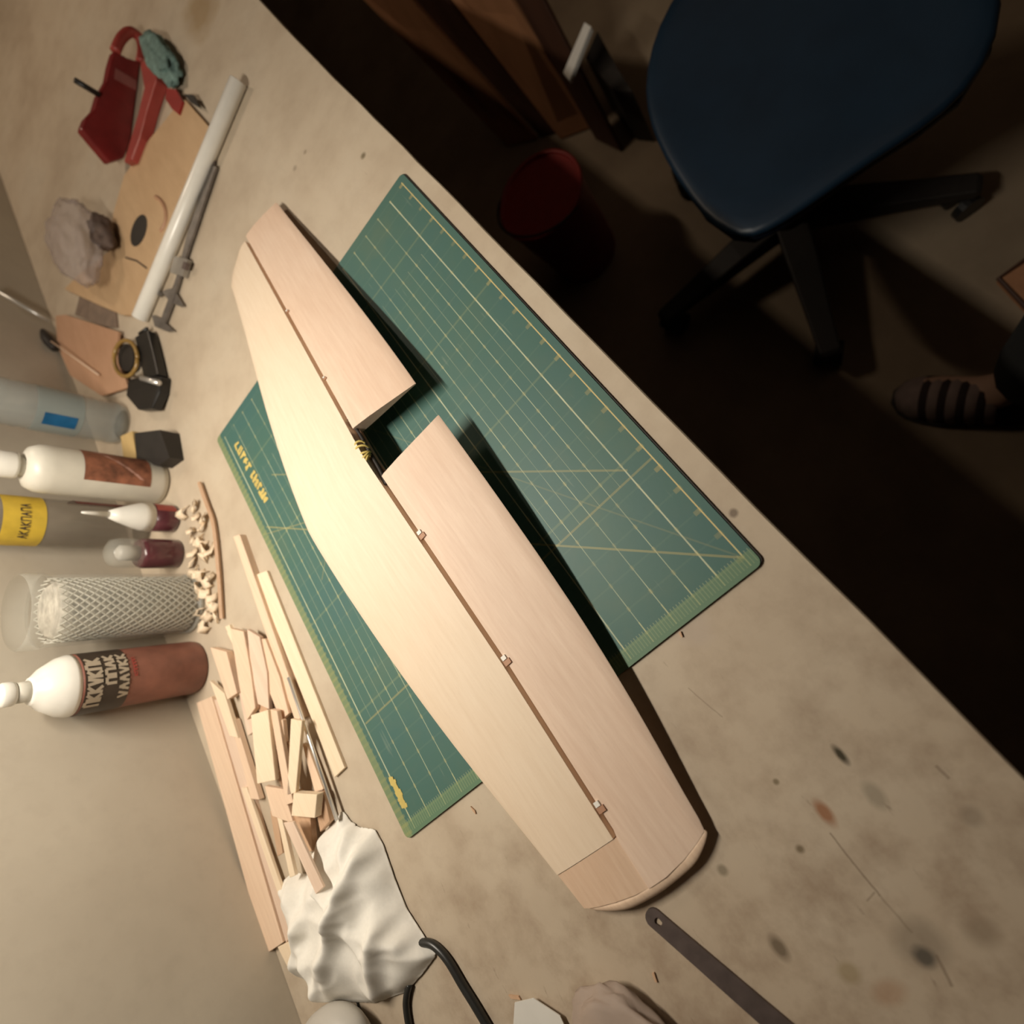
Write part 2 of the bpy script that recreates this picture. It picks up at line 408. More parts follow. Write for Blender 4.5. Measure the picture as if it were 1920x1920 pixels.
# ---------------------------------------------------------------- balsa wing
XC = .33
def lerp(a, b, t): return a+(b-a)*t
def interp(T, x):
    if x <= T[0][0]: return T[0][1]
    for (x0, y0), (x1, y1) in zip(T, T[1:]):
        if x <= x1: return lerp(y0, y1, (x-x0)/(x1-x0))
    return T[-1][1]
def smooth_i(T, x):
    s = 0
    for k in range(-3, 4): s += interp(T, x+k*.02)
    return s/7
TEt = [(-.16, .199), (-.132, .195), (-.063, .183), (.01, .172), (.083, .166), (.17, .161), (.33, .1555), (.465, .158), (.63, .166), (.79, .175)]
LEt = [(-.14, .326), (-.093, .333), (0, .349), (.087, .361), (.185, .369), (.301, .374), (.372, .372), (.467, .362), (.577, .345), (.649, .330), (.72, .318), (.80, .306)]
Ht = [(-.14, .262), (-.098, .2605), (.067, .253), (.33, .249), (.80, .246)]
def tt(x): return min(1.05, abs(x-XC)/.46)
def zc(x): return .0105+.0315*(1-tt(x))
def hth(x): return .0060+.0030*(1-tt(x))
wing = thing('model_wing', 'unfinished balsa model aircraft wing with hinged flaps lying across the cutting mat', 'model wing', (XC, .26, .003))
wing['label'] = 'unfinished balsa model aeroplane wing, notched at its rear edge, across the green mat'
def loftvf(secs):
    n = len(secs[0]); V = [p for s in secs for p in s]; F = []
    for i in range(len(secs)-1):
        for k in range(n):
            m = (k+1)%n; F.append((i*n+k, i*n+m, (i+1)*n+m, (i+1)*n+k))
    F.append(tuple(range(n-1, -1, -1))); b = (len(secs)-1)*n; F.append(tuple(range(b, b+n))); return V, F
XA, XB = -.098, .790      # fixed panel ends
def le_sec(x):
    yh = interp(Ht, x)+.0016; yl = smooth_i(LEt, x); c = yl-yh; h = hth(x); z = zc(x)
    # the far tip of the fixed panel is rounded off in plan
    e = max(0, (x-.765)/.025); yl2 = yl-.035*e*e; c = yl2-yh
    prof = [(0, 1), (.12, 1.06), (.3, 1.1), (.5, 1.04), (.68, .92), (.82, .72), (.92, .48), (.98, .22), (1, 0), (.98, -.22), (.92, -.45), (.8, -.66), (.6, -.8), (.3, -.9), (0, -.9)]
    return [Vector((x, yh+c*a, z+h*b)) for a, b in prof]
V, F = loftvf([le_sec(XA+(XB-XA)*i/70) for i in range(71)])
o = mesh('fixed_panel', V, F, BALSA, wing, smooth=True); 
def flap(name, xr_h, xr_t, tipf, mat, n=46):
    secs = []
    prof = [(0, .55), (.02, .92), (.06, .98), (.3, .84), (.6, .52), (.85, .24), (.985, .10), (1, 0), (.985, -.08), (.6, -.4), (.2, -.75), (.03, -.85), (0, -.5)]
    for i in range(n+1):
        u = i/n; s = []
        for a, b in prof:
            x = lerp(lerp(xr_h, xr_t, a), tipf(a), u)
            yh = interp(Ht, x)-(.0018 if x > -.0975 else -.0004); yt = smooth_i(TEt, x) if u < 1 else interp(TEt, x)
            z = zc(x)-.0022*a*(1-tt(x)); h = hth(x)*(1.0 if a < .5 else 1.0)
            s.append(Vector((x, lerp(yh, yt, a), z+h*b)))
        secs.append(s)
    V, F = loftvf(secs); return mesh(name, V, F, mat, wing, smooth=True)
fl = flap('flap', .374, .352, lambda a: .796-.012*a*a, BALSA_PINK)
fl['label'] = 'outer flap on the far side of the notch'
TIP = [(0.0, -.1445), (.2, -.1450), (.5, -.1425), (.8, -.1375), (1, -.132)]
fl2 = flap('flap', .300, .303, lambda a: interp(TIP, a)+.004, BALSA_PINK)
fl2['label'] = 'longer flap on the near side of the notch'
for f_ in (o, fl, fl2):
    m_ = f_.modifiers.new('es', 'EDGE_SPLIT'); m_.split_angle = math.radians(42)
# near tip block: closes the chord between the fixed panel and the tip
secs = []
for i in range(9):
    u = i/8; s = []
    x_in = -.0985
    for a, b in [(-.02, .80), (.2, 1.02), (.5, .98), (.75, .74), (.9, .45), (1, 0), (.9, -.45), (.6, -.8), (.2, -.85), (-.02, -.8)]:
        xt = lerp(-.1405, -.130, max(0, a)**1.5)
        x = lerp(x_in, xt, u); yh = interp(Ht, x)+.0002; yl = interp(LEt, x)
        s.append(Vector((x, lerp(yh, yl, a), zc(x)+hth(x)*b)))
    secs.append(s)
V, F = loftvf(secs); tb = mesh('tip_block', V, F, BALSA_TIP, wing, smooth=True); tb['label'] = 'darker balsa tip block'
m_ = tb.modifiers.new('es', 'EDGE_SPLIT'); m_.split_angle = math.radians(42)
# rounded strip round each tip
def tipstrip(P, hs, sgn, wd, mat):
    secs = []
    P = smoothpath(P, 6); n = len(P)-1
    for i, p in enumerate(P):
        t = (P[min(i+1, n)]-P[max(i-1, 0)]).normalized(); nn = Vector((t.y, -t.x, 0))
        if nn.x*sgn < 0: nn = -nn
        h = interp(hs, i/n); w_ = wd*min(1, .25+4*(i/n)*(1-i/n)); 
        secs.append([p+nn*(w_*a)+Vector((0, 0, h*b)) for a, b in [(-.15, .96), (.25, .93), (.6, .75), (.9, .35), (1, 0), (.9, -.35), (.6, -.75), (.2, -.9), (-.15, -.9)]])
    V, F = loftvf(secs); return mesh('tip_strip', V, F, mat, wing, smooth=True)
z0 = zc(-.14)
tipstrip([(-.128, .194, z0), (-.1345, .214, z0), (-.1385, .240, z0), (-.140, .265, z0), (-.138, .295, z0), (-.131, .322, z0)], [(0, .0008), (.25, .0028), (.5, .0047), (.65, .0054), (.8, .0050), (.92, .0034), (1, .001)], -1, .0082, STRIP)
# spar seen in the hinge gap
secs = []
for i in range(50):
    x = lerp(-.0975, .770, i/49); y = interp(Ht, x); z = zc(x); h = hth(x)
    secs.append([Vector((x, y-.0035, z-.3*h)), Vector((x, y+.0035, z-.3*h)), Vector((x, y+.0035, z-.8*h)), Vector((x, y-.0035, z-.8*h))])
V, F = loftvf(secs); mesh('hinge_spar', V, F, SPARW, wing)
for x in (.217, .067, -.075, .600, .461):
    y = interp(Ht, x); z = zc(x)+hth(x)*.86
    k = 1 if x < .3 else .5
    h_ = box('hinge', (x, y-.0045, z+.0006), (.0050*k, .0075*k, .0030), SPARW, wing)
    box('hinge_pin', (x+.005*k, y-.0040, z+.0016), (.0042*k, .0050*k, .0024), WHITEP, h_)
# joiner wire and the yellow thread wound round it in the notch
jw = tube('joiner_wire', smoothpath([(.392, .2462, zc(.39)+.004), (.366, .2445, zc(.36)+.002), (.338, .2465, zc(.34)), (.312, .2475, zc(.31)+.001), (.292, .2490, zc(.29)+.004)], 5), .0020, BLACKM, wing, label='dark wire joining the flaps')
P = []
for k, (xx, rr) in enumerate(((.352, .0052), (.347, .0060), (.340, .0048), (.336, .0052), (.331, .0038))):
    c = Vector((xx, .2500, zc(xx)+.0035)); ring = []
    for i in range(15):
        a_ = 2*math.pi*i/14; ring.append(c+Vector((.003*math.sin(a_+k), rr*1.1*math.cos(a_), rr*math.sin(a_))))
    P.append(tubevf(ring, .0013, 6))
V, F = join(P); mesh('thread_winding', V, F, PRINTY, wing, smooth=True, label='yellow thread wound round the joiner')

# ---------------------------------------------------------------- strips, scraps and rod by the wall
def strip(quad, z, t, mat, label, name='wood_strip', group=None, cat='wood strip'):
    o = pslab(name, quad, z, t, mat); tag(o, label, cat, group); bevel(o, .0005, 1); return o
strip([(368,1318),(396,1306),(530,1768),(497,1790)], .007, .007, STRIP, 'widest pale balsa strip, outermost of the pile, along the wall', 'balsa_plank')
strip([(401,1312),(426,1312),(547,1752),(536,1768)], .005, .005, BALSA_PINK, 'pinkish balsa strip just inside the widest one by the wall', 'balsa_plank')
strip([(452,1478),(462,1476),(553,1740),(545,1745)], .010, .0045, STRIP2, 'thin pale strip standing beside the pinkish strip above the white rag')
strip([(520,1776),(540,1766),(556,1818),(545,1826)], .006, .006, STRIP2, 'short pale strip end poking out beyond the widest strip, left of the rag')
strip([(478,1078),(500,1070),(646,1440),(627,1458)], .0045, .0045, STRIP2, 'long pale flat strip nearest the green mat')
strip([(437,1006),(449,1002),(568,1345),(553,1352)], .010, .010, STRIP, 'long narrow strip parallel to the one nearest the mat, reaching up towards the wood shavings')
strip([(449,1020),(456,1019),(532,1262),(522,1262)], .005, .005, STRIPD, 'brown strip painted in as the shade between the two long pale strips')  # brown piece stands in for the shadow band between the strips
rod = tube('metal_rod', [at(541,1270,.013), at(632,1538,.013)], .0022, STEEL); tag(rod, 'shiny straight metal rod lying beside the scrap pile, its end under the white rag', 'rod')
S = [
 ([(431,1178),(456,1184),(470,1262),(478,1328),(463,1350),(449,1290)], .020, .007, STRIP, 'curled offcut at the upper end of the scrap pile with a dark gap beside it'),
 ([(463,1180),(486,1194),(500,1260),(504,1330),(483,1320),(470,1250)], .017, .006, BALSA_PINK, 'pinkish offcut second from the upper end of the scrap pile'),
 ([(486,1198),(497,1198),(524,1270),(541,1338),(526,1352),(502,1290)], .014, .006, STRIP, 'slim offcut between the pinkish offcut and the long narrow strip'),
 ([(470,1341),(502,1331),(516,1463),(482,1470)], .028, .006, STRIP2, 'broad pale block lying on top in the middle of the scrap pile'),
 ([(506,1330),(519,1333),(549,1505),(536,1510)], .024, .006, STRIP, 'narrow strip directly beside the broad pale block'),
 ([(545,1348),(566,1352),(554,1486),(538,1492)], .024, .005, STRIP2, 'straight stick pointing from the rod towards the pale square block'),
 ([(527,1388),(541,1394),(540,1440),(525,1432)], .016, .006, STRIPD, 'small brown stub between two sticks in the middle of the pile'),
 ([(566,1394),(576,1400),(606,1480),(590,1486)], .012, .006, STRIP, 'short slanting offcut close to the shiny rod'),
 ([(550,1487),(594,1490),(590,1534),(546,1530)], .026, .010, STRIP2, 'pale square block above the white rag'),
 ([(496,1474),(531,1480),(550,1545),(510,1530)], .022, .006, STRIP, 'wide offcut below the broad pale block'),
 ([(519,1532),(528,1534),(553,1642),(543,1646)], .020, .005, STRIP2, 'thin stick running down to the top corner of the rag'),
 ([(551,1528),(581,1530),(586,1596),(560,1600)], .018, .008, STRIPD, 'tan block under the pale square block, touching the rag'),
 ([(394,1214),(424,1222),(444,1300),(426,1312)], .016, .010, STRIP, 'thick offcut beside the base of the red glue bottle'),
 ([(393,1276),(420,1300),(446,1384),(430,1380)], .013, .006, STRIP2, 'pale offcut below the thick one beside the red bottle'),
 ([(430,1345),(440,1350),(486,1500),(470,1498)], .010, .008, STRIP, 'thin offcut along the dark gap beside the wall strips'),
 ([(586,1488),(606,1484),(618,1540),(600,1560)], .014, .008, STRIPD, 'dark tan offcut wedged between the rod and the rag'),
 ([(448,1300),(462,1296),(476,1372),(464,1380)], .012, .006, BALSA_PINK, 'small pinkish offcut under the upper end of the broad block'),
 ([(512,1345),(530,1350),(534,1392),(520,1394)], .020, .006, STRIP, 'short offcut lying across the narrow strip'),
 ([(506,1520),(518,1524),(530,1600),(520,1606)], .014, .005, STRIPD, 'brown splinter low in the dark gap above the rag'),
]
for q, z, t, m_, lb in S: strip(q, z, t, m_, lb, 'wood_offcut', 'balsa offcuts piled by the wall', 'offcut')
st = strip([(531,1543),(549,1541),(606,1664),(592,1677)], .040, .0035, BALSA_PINK, 'flat tapering stick whose end rests on the white rag', 'wood_stick', None, 'stick')
# lowest layer of scraps fills the pile
rnd = random.Random(4)
for i in range(16):
    px, py = lerp(440, 560, i/16)+rnd.uniform(-6, 20), lerp(1220, 1560, i/16)+rnd.uniform(-20, 20)
    L = rnd.uniform(40, 110)/2; a = math.radians(72+rnd.uniform(-10, 12)); wd = rnd.uniform(4, 8)
    dx, dy = math.cos(a)*L, math.sin(a)*L; nx, ny = -math.sin(a)*wd, math.cos(a)*wd
    o = pslab('wood_offcut', [(px-dx-nx, py-dy-ny), (px-dx+nx, py-dy+ny), (px+dx+nx, py+dy+ny), (px+dx-nx, py+dy-ny)], .004+.004*(i%3), .004, rnd.choice((STRIP, STRIP2, STRIPD)))
    tag(o, 'thin balsa sliver half buried under the larger offcuts of the pile', 'offcut', 'balsa slivers under the pile')

# wood shavings by the bottles
V, F = tubevf(smoothpath([at(374,905,.006), at(388,945,.006), at(401,985,.006), at(410,1070,.006), at(416,1160,.005)], 6), .0032, 6)
tag(mesh('bent_stick', V, F, STRIPD), 'thin brown crooked stick lying in front of the bottles beside the shavings', 'stick')
rnd = random.Random(11)
shv = [(366,950),(356,962),(384,975),(372,1000),(393,1050),(360,1050),(404,1090),(412,1130),(386,1150),(402,1150),(370,1150),(390,1085),(372,965),(380,985),(362,985),(378,1010),(366,1030),(385,1040),(395,1025),(380,1065),(397,1075),(372,1085),(392,1100),(404,1110),(385,1125),(400,1140),(408,1160),(396,1168),(376,1112),(388,1010)]
for i, (px, py) in enumerate(shv):
    P = at(px, py, 0); P.z = 0
    n = 7; path = []; a = rnd.uniform(0, 6.3); rr = rnd.uniform(.007, .013); wd = rnd.uniform(.008, .014)
    V = []; 
    for k in range(n):
        u = k/(n-1); ang = a+u*rnd.uniform(1.5, 2.6); c_ = P+Vector((math.cos(ang)*rr, math.sin(ang)*rr, .003+.009*math.sin(u*math.pi)*rnd.uniform(.6, 1.2)))
        d_ = Vector((-math.sin(a), math.cos(a), .3)).normalized()*wd/2
        V += [c_-d_, c_+d_]
    for v in V: v.z = max(v.z, .0008)
    F = [(2*k, 2*k+1, 2*k+3, 2*k+2) for k in range(n-1)]
    o = mesh('wood_shaving', V, F, STRIP2, smooth=True); s_ = o.modifiers.new('sol', 'SOLIDIFY'); s_.thickness = .0012
    tag(o, 'curled cream wood shaving in the heap in front of the bottles', 'shaving', 'wood shavings in front of the bottles')

# ---------------------------------------------------------------- white rag
OUT = [(640,1520),(655,1542),(672,1552),(700,1556),(716,1585),(738,1650),(760,1705),(790,1752),(816,1792),(790,1828),(758,1862),(700,1882),(652,1880),(612,1862),(580,1845),(560,1815),(548,1790),(556,1755),(536,1710),(520,1662),(545,1638),(574,1640),(590,1620),(586,1600),(600,1570),(622,1545)]
OW = [at(a, b, .004) for a, b in OUT]
def inside(x, y, P):
    c = False; n = len(P)
    for i in range(n):
        x0, y0, x1, y1 = P[i].x, P[i].y, P[(i+1)%n].x, P[(i+1)%n].y
        if (y0 > y) != (y1 > y) and x < (x1-x0)*(y-y0)/(y1-y0)+x0: c = not c
    return c
def edist(x, y, P):
    best = 9; bp = None; n = len(P); q = Vector((x, y))
    for i in range(n):
        a, b = Vector(P[i].xy), Vector(P[(i+1)%n].xy); ab = b-a; t = max(0, min(1, (q-a).dot(ab)/ab.dot(ab))); c = a+ab*t
        d = (q-c).length
        if d < best: best, bp = d, c
    return best, bp
FOLDS = [((665,1540),(700,1700),.010),((700,1590),(650,1790),.013),((560,1650),(600,1720),.008),((600,1700),(570,1830),.010),((640,1640),(720,1760),.009),((690,1640),(640,1860),.011),((740,1720),(725,1860),.014),((650,1760),(622,1860),.012),((600,1760),(640,1870),.009),((620,1560),(640,1640),.010),((600,1610),(690,1690),.008),((770,1750),(700,1720),.008)]
FW = [(at(*a), at(*b), h) for a, b, h in FOLDS]
def ragz(x, y, d):
    z = .030*(1-math.exp(-d/.018))
    q = Vector((x, y))
    for a, b, h in FW:
        a2, b2 = a.xy, b.xy; ab = b2-a2; t = max(0, min(1, (q-a2).dot(ab)/ab.dot(ab))); c = a2+ab*t; dd = (q-c).length
        z += h*math.exp(-(dd/.0075)**1.5)*(1-.3*t)*min(1, d/.006)
    z += .006*noise.noise(Vector((x*38, y*38, 3)))*min(1, d/.008)
    z -= .007*abs(noise.noise(Vector((x*30+4, y*22, 9))))*min(1, d/.01)
    return max(.0015, z)
x0, x1 = min(p.x for p in OW), max(p.x for p in OW); y0, y1 = min(p.y for p in OW), max(p.y for p in OW)
N = 84; idx = {}; V = []; F = []
st_ = (x1-x0)/N; NY = int((y1-y0)/st_)+1
ins = {(i, j): inside(x0+i*st_, y0+j*st_, OW) for i in range(N+1) for j in range(NY+1)}
def vid(i, j):
    if (i, j) in idx: return idx[(i, j)]
    x, y = x0+i*st_, y0+j*st_
    d, bp = edist(x, y, OW)
    if not ins.get((i, j), False): x, y, d = bp.x, bp.y, 0
    V.append(Vector((x, y, ragz(x, y, d)))); idx[(i, j)] = len(V)-1; return idx[(i, j)]
for i in range(N):
    for j in range(NY):
        c = [(i, j), (i+1, j), (i+1, j+1), (i, j+1)]
        if sum(ins.get(k, False) for k in c) >= 2: F.append(tuple(vid(*k) for k in c))
RAGM = plain('white_cotton', (.84, .81, .74), .9, var=.03, scale=300)
rag = mesh('rag', V, F, RAGM, smooth=True); s_ = rag.modifiers.new('sol', 'SOLIDIFY'); s_.thickness = .0012; s_.offset = 1; subsurf(rag, 1)
tag(rag, 'crumpled white cotton rag below the pile of balsa offcuts', 'rag')

# ---------------------------------------------------------------- bottles
def glyphs(parent, c, r, a0, a1, z0, z1, n, seed, mat, name='lettering', bar=.0016):
    """illegible worn lettering wrapped round a bottle: upright strokes with crossbars"""
    rnd = random.Random(seed); V, F = [], []; c = Vector(c)
    def quad(aa, ab, za, zb, wd):
        # a stroke from (aa, za) to (ab, zb)
        ux, uz = (ab-aa)*r, zb-za; L = math.hypot(ux, uz) or 1; nx, nz = -uz/L*wd/2, ux/L*wd/2
        n0 = len(V); st = 4
        for k in range(st+1):
            t = k/st; A = lerp(aa, ab, t); Z = lerp(za, zb, t)
            for s in (-1, 1):
                AA = A+s*nx/r; rr = r+.0006; V.append(c+Vector((rr*math.cos(AA), rr*math.sin(AA), Z+s*nz)))
        for k in range(st): F.append((n0+2*k, n0+2*k+1, n0+2*k+3, n0+2*k+2))
    da = (a1-a0)/n
    for i in range(n):
        A = a0+da*i; k = rnd.randrange(4); l, m2, rr_ = A+da*.1, A+da*.45, A+da*.8
        if k == 0: quad(l, m2, z0, z1, bar); quad(m2, rr_, z1, z0, bar); quad(l, rr_, (z0+z1)/2, (z0+z1)/2, bar)
        elif k == 1: quad(l, l, z0, z1, bar); quad(l, rr_, z1, z1, bar); quad(rr_, rr_, z0, z1, bar)
        elif k == 2: quad(l, m2, z1, z0, bar); quad(m2, rr_, z0, z1, bar)
        else: quad(l, l, z0, z1, bar); quad(l, rr_, (z0+z1)/2, z1, bar); quad(l, rr_, (z0+z1)/2, z0, bar)
    return mesh(name, V, F, mat, parent)
def wrap(name, c, r, a0, a1, z0, z1, mat, parent, n=20):
    V = []; F = []
    for k in range(n+1):
        a = lerp(a0, a1, k/n)
        for z in (z0, z1): V.append(Vector(c)+Vector((r*math.cos(a), r*math.sin(a), z)))
    for k in range(n): F.append((2*k, 2*k+2, 2*k+3, 2*k+1))
    return mesh(name, V, F, mat, parent, smooth=True)
D = math.radians
# red glue bottle
REDB = plain('red_brown_label', (.25, .10, .07), .45, var=.3, scale=25)
BLKL = plain('black_label_band', (.05, .035, .025), .4, var=.2)
c = (.372, .711, 0)
b = thing('glue_bottle', 'red-brown glue bottle with a black lettered band and white cone cap, beside the clear jar', 'bottle', c)
lathe('body', [(.030,0),(.0355,.002),(.0368,.008),(.0368,.150),(.0360,.154)], c, REDB, b)
lb = lathe('label_band', [(.0372,.103),(.0372,.151)], c, BLKL, b, close=False)
glyphs(lb, c, .0374, D(-168), D(-70), .133, .149, 7, 21, PRINTC, bar=.0036)
glyphs(lb, c, .0374, D(-128), D(-66), .118, .129, 4, 22, PRINTC, bar=.0034)
glyphs(lb, c, .0374, D(-158), D(-66), .104, .115, 6, 23, PRINTC, bar=.0030)
glyphs(b, c, .0370, D(-120), D(-80), .094, .098, 6, 24, REDL, bar=.0012)
cp = lathe('cap', [(.0365,.1535),(.0368,.158),(.034,.168),(.024,.184),(.0165,.191),(.0155,.193)], c, WHITEP, b)
lathe('neck', [(.0125,.192),(.0118,.198),(.0118,.207)], c, CREAMP, cp)
lathe('nozzle', [(.0125,.206),(.0138,.209),(.0138,.217),(.0115,.220)], c, WHITEP, cp)
# tall clear jar with a netted insert
c = (.458, .674, 0)
b = thing('clear_jar', 'tall clear plastic jar holding white netting, between the glue bottle and the small bottles', 'jar', c)
o = lathe('jar_wall', [(.040,0),(.0435,.002),(.0445,.010),(.0445,.178),(.043,.180)], c, CLEAR, b, close=False)
lathe('jar_base', [(.0,.001),(.043,.001),(.043,.006),(.0,.006)], c, FROST, b, close=False)
lathe('lid', [(.0445,.176),(.0465,.180),(.0465,.200),(.044,.203)], c, CLEAR, b, close=False)
NETM = plain('white_netting', (.60, .58, .50), .5, var=.1)
P = []
for k in range(26):
    for s in (-1, 1):
        path = [Vector(c)+Vector((.0395*math.cos(a_), .0395*math.sin(a_), z_)) for i in range(26) for z_ in (.010+.162*i/25,) for a_ in (2*math.pi*k/26+s*i/25*3.4,)]
        P.append(tubevf(path, .0010, 4, False))
V, F = join(P); mesh('netting', V, F, NETM, b, smooth=True, kind='stuff')
lathe('contents', [(.034,.008),(.036,.02),(.036,.165),(.030,.172)], c, plain('pale_contents', (.42,.39,.33), .8, var=.35, scale=90), b)
# small clear-capped bottle with dark red content
PUR = plain('dark_red_bottle', (.10, .03, .035), .25, var=.3, coat=.5)
c = (.540, .657, 0)
b = thing('small_bottle', 'little dark red bottle with a domed clear cap, next to the netted jar', 'bottle', c)
lathe('body', [(.019,0),(.0215,.002),(.022,.006),(.022,.050),(.019,.056)], c, PUR, b)
lathe('cap', [(.0205,.056),(.021,.062),(.021,.082),(.018,.092),(.010,.097),(.0,.098)], c, CLEAR, b, close=False)
lathe('stopper', [(.011,.054),(.011,.080),(.006,.084)], c, GREYP, b)
# thin white-shouldered bottle
c = (.592, .634, 0)
b = thing('small_bottle', 'slim bottle with dark red base, white shoulders and long thin nozzle, beside the white bottle', 'bottle', c)
lathe('body', [(.018,0),(.0205,.002),(.021,.006),(.021,.036)], c, PUR, b)
lathe('shoulder', [(.0212,.036),(.0205,.050),(.016,.064),(.011,.078),(.006,.090)], c, WHITEP, b)
lathe('nozzle', [(.0045,.090),(.0022,.118),(.0012,.124)], c, WHITEP, b)
wrap('label', c, .0214, D(-100), D(-40), .006, .034, REDL, b)
# tall smoky bottle with yellow label
c = (.645, .715, 0)
b = thing('tall_bottle', 'tall smoky clear bottle with a yellow label high up, behind the two small bottles', 'bottle', c)
lathe('body', [(.030,0),(.034,.003),(.0345,.01),(.0345,.215),(.028,.232),(.015,.242)], c, SMOKE, b)
lathe('cap', [(.016,.240),(.0165,.246),(.0165,.268),(.015,.270)], c, PUR, b)
yl = wrap('label', c, .0352, D(-222), D(-50), .140, .188, YEL, b, 24); yl['label'] = 'yellow label with dark lettering'
glyphs(yl, c, .0354, D(-175), D(-90), .158, .169, 8, 31, PRINTD, bar=.0013)
wrap('label', c, .0350, D(-70), D(-10), .02, .10, RED, b)
# white round bottle with picture label
c = (.669, .633, 0)
b = thing('white_bottle', 'round white plastic bottle with a brown and red picture label and white cap', 'bottle', c)
lathe('body', [(.026,0),(.0325,.003),(.034,.012),(.034,.150),(.033,.162),(.028,.172),(.018,.177)], c, CREAMP, b)
lathe('neck', [(.014,.176),(.013,.181),(.013,.186)], c, CREAMP, b)
lathe('cap', [(.0175,.184),(.018,.188),(.0175,.226),(.015,.230)], c, WHITEP, b)
pl = wrap('picture_label', c, .0344, D(-150), D(-45), .030, .118, plain('brown_picture_label', (.24, .09, .05), .5, var=.55, scale=55), b)
P = []
for i in range(5):
    a_ = D(-135+i*15); z_ = .040+.012*i
    P.append(([Vector(c)+Vector((.0348*math.cos(a_+da), .0348*math.sin(a_+da), z_+dz)) for da, dz in ((0,0),(D(14),.010),(D(15),.016),(D(1),.006))], [(0,1,2,3)]))
V, F = join(P); mesh('label_print', V, F, plain('pale_red_print', (.45, .25, .2), .5, var=.3), pl)
# clear water bottle with blue label
c = (.848, .668, 0)
b = thing('water_bottle', 'clear plastic water bottle with a blue label patch, behind the black clamp', 'bottle', c)
prof = [(.026,0),(.033,.004),(.036,.014)]
for i in range(9): prof += [(.0360, .02+i*.016), (.0345, .028+i*.016)]
prof += [(.036,.168),(.034,.185),(.024,.205),(.014,.215)]
lathe('body', prof, c, CLEARW, b)
lathe('cap', [(.015,.214),(.015,.230),(.013,.232)], c, WHITEP, b)
lb = wrap('label', c, .0368, D(-225), D(-60), .070, .132, glassy('pale_label_film', (.30,.36,.36), .6, .3), b)
wrap('blue_patch', c, .0372, D(-180), D(-148), .078, .122, BLUEL, lb)

# wooden block and black sharpener-like block beyond the white bottle
b = thing('black_block', 'small black block with a wooden wedge against it, beside the white bottle', 'block', at(275, 838, 0))
V, F = prism([at(252,812,.03), at(300,806,.03), at(318,858,.022), at(296,874,.022), at(256,860,.03)], .03)
for v in V[5:]: v.z = 0
mesh('block', V, F, BLACKM, b)
V, F = prism([at(226,818,.03), at(248,808,.03), at(256,858,.03), at(232,862,.03)], .028)
mesh('wedge', V, F, wood('wedge_wood', (.50,.34,.14), (.62,.45,.2)), b, label='yellowish wooden wedge')

# ---------------------------------------------------------------- clamp
b = thing('spring_clamp', 'black metal clamp with an amber ring and a bright roller, below the caliper', 'clamp', at(262, 700, 0))
V, F = prism([at(252,632,.018), at(276,618,.018), at(282,640,.018), at(290,672,.018), at(296,702,.018), at(270,712,.018), at(262,680,.018)], .0155)
bevel(mesh('jaw', V, F, BLACKP, b), .002)
V, F = prism([at(240,712,.017), at(270,704,.017), at(302,706,.017), at(300,735,.016), at(284,766,.022), at(258,768,.022), at(236,742,.017)], .0155)
bevel(mesh('jaw', V, F, BLACKP, b), .002)
ring = [at(236+22*math.cos(t), 672+34*math.sin(t)  , .022) for t in [2*math.pi*i/20 for i in range(21)]]
tube('ring', ring, .0034, AMBER, b, label='amber ring')
V, F = prism([at(236+15*math.cos(t), 670+26*math.sin(t), .014) for t in [2*math.pi*i/14 for i in range(14)]], .0135)
mesh('grip_pad', V, F, BLACKM, b)
tube('roller', [at(266,709,.022), at(298,718,.022)], .0046, STEEL, b, label='bright metal roller')
tube('screw', [at(262,626,.012), at(276,616,.012)], .003, BLACKP, b)

# ---------------------------------------------------------------- flat boards on the far left
o = pslab('plywood_board', [(332,196),(346,186),(392,238),(345,345),(290,480),(258,592),(228,590),(185,572),(120,542),(150,512),(205,470),(212,400),(232,330),(268,275),(312,222)], .008, .008, PLY)
tag(o, 'long plywood board with a dark oval hole, lying under the white tube', 'board'); bevel(o, .0008, 1)
hb = [at(260+14*math.cos(t)-7*math.sin(t), 432+30*math.sin(t), .0086) for t in [2*math.pi*i/20 for i in range(20)]]
V, F = prism(hb, .0005); h = mesh('hole', V, F, BLACKM, o)
arc = [at(282+30*math.cos(t), 405+38*math.sin(t), .0086) for t in [D(-70)+D(120)*i/10 for i in range(11)]]
V, F = tubevf(arc, .0035, 6); mesh('pencil_mark', V, F, SHEETB, o)
V, F = tubevf([at(236,483,.0086), at(256,489,.0086), at(275,503,.0086)], .0015, 6); mesh('saw_cut', V, F, PRINTD, o)
o = pslab('thin_sheet', [(104,592),(122,590),(222,622),(218,660),(240,726),(190,742),(132,704),(108,650)], .012, .004, SHEETB)
tag(o, 'reddish-brown thin wood sheet beside the black clamp at the wall', 'sheet')
o = pslab('thin_sheet', [(150,552),(216,580),(220,614),(196,612),(140,590)], .003, .003, plain('grey_brown_shade', (.22,.16,.12), .7, var=.2))  # sheet coloured as the brown-grey shade between the boards
tag(o, 'small grey-brown sheet painted as the shade between the plywood board and the reddish sheet', 'sheet')
o = tube('white_tube', [at(447,152,.0128), at(262,597,.0128)], .0125, WHITEP, seg=24); tag(o, 'long straight white tube lying over the plywood board', 'tube')
bevel(o, .0006, 1)
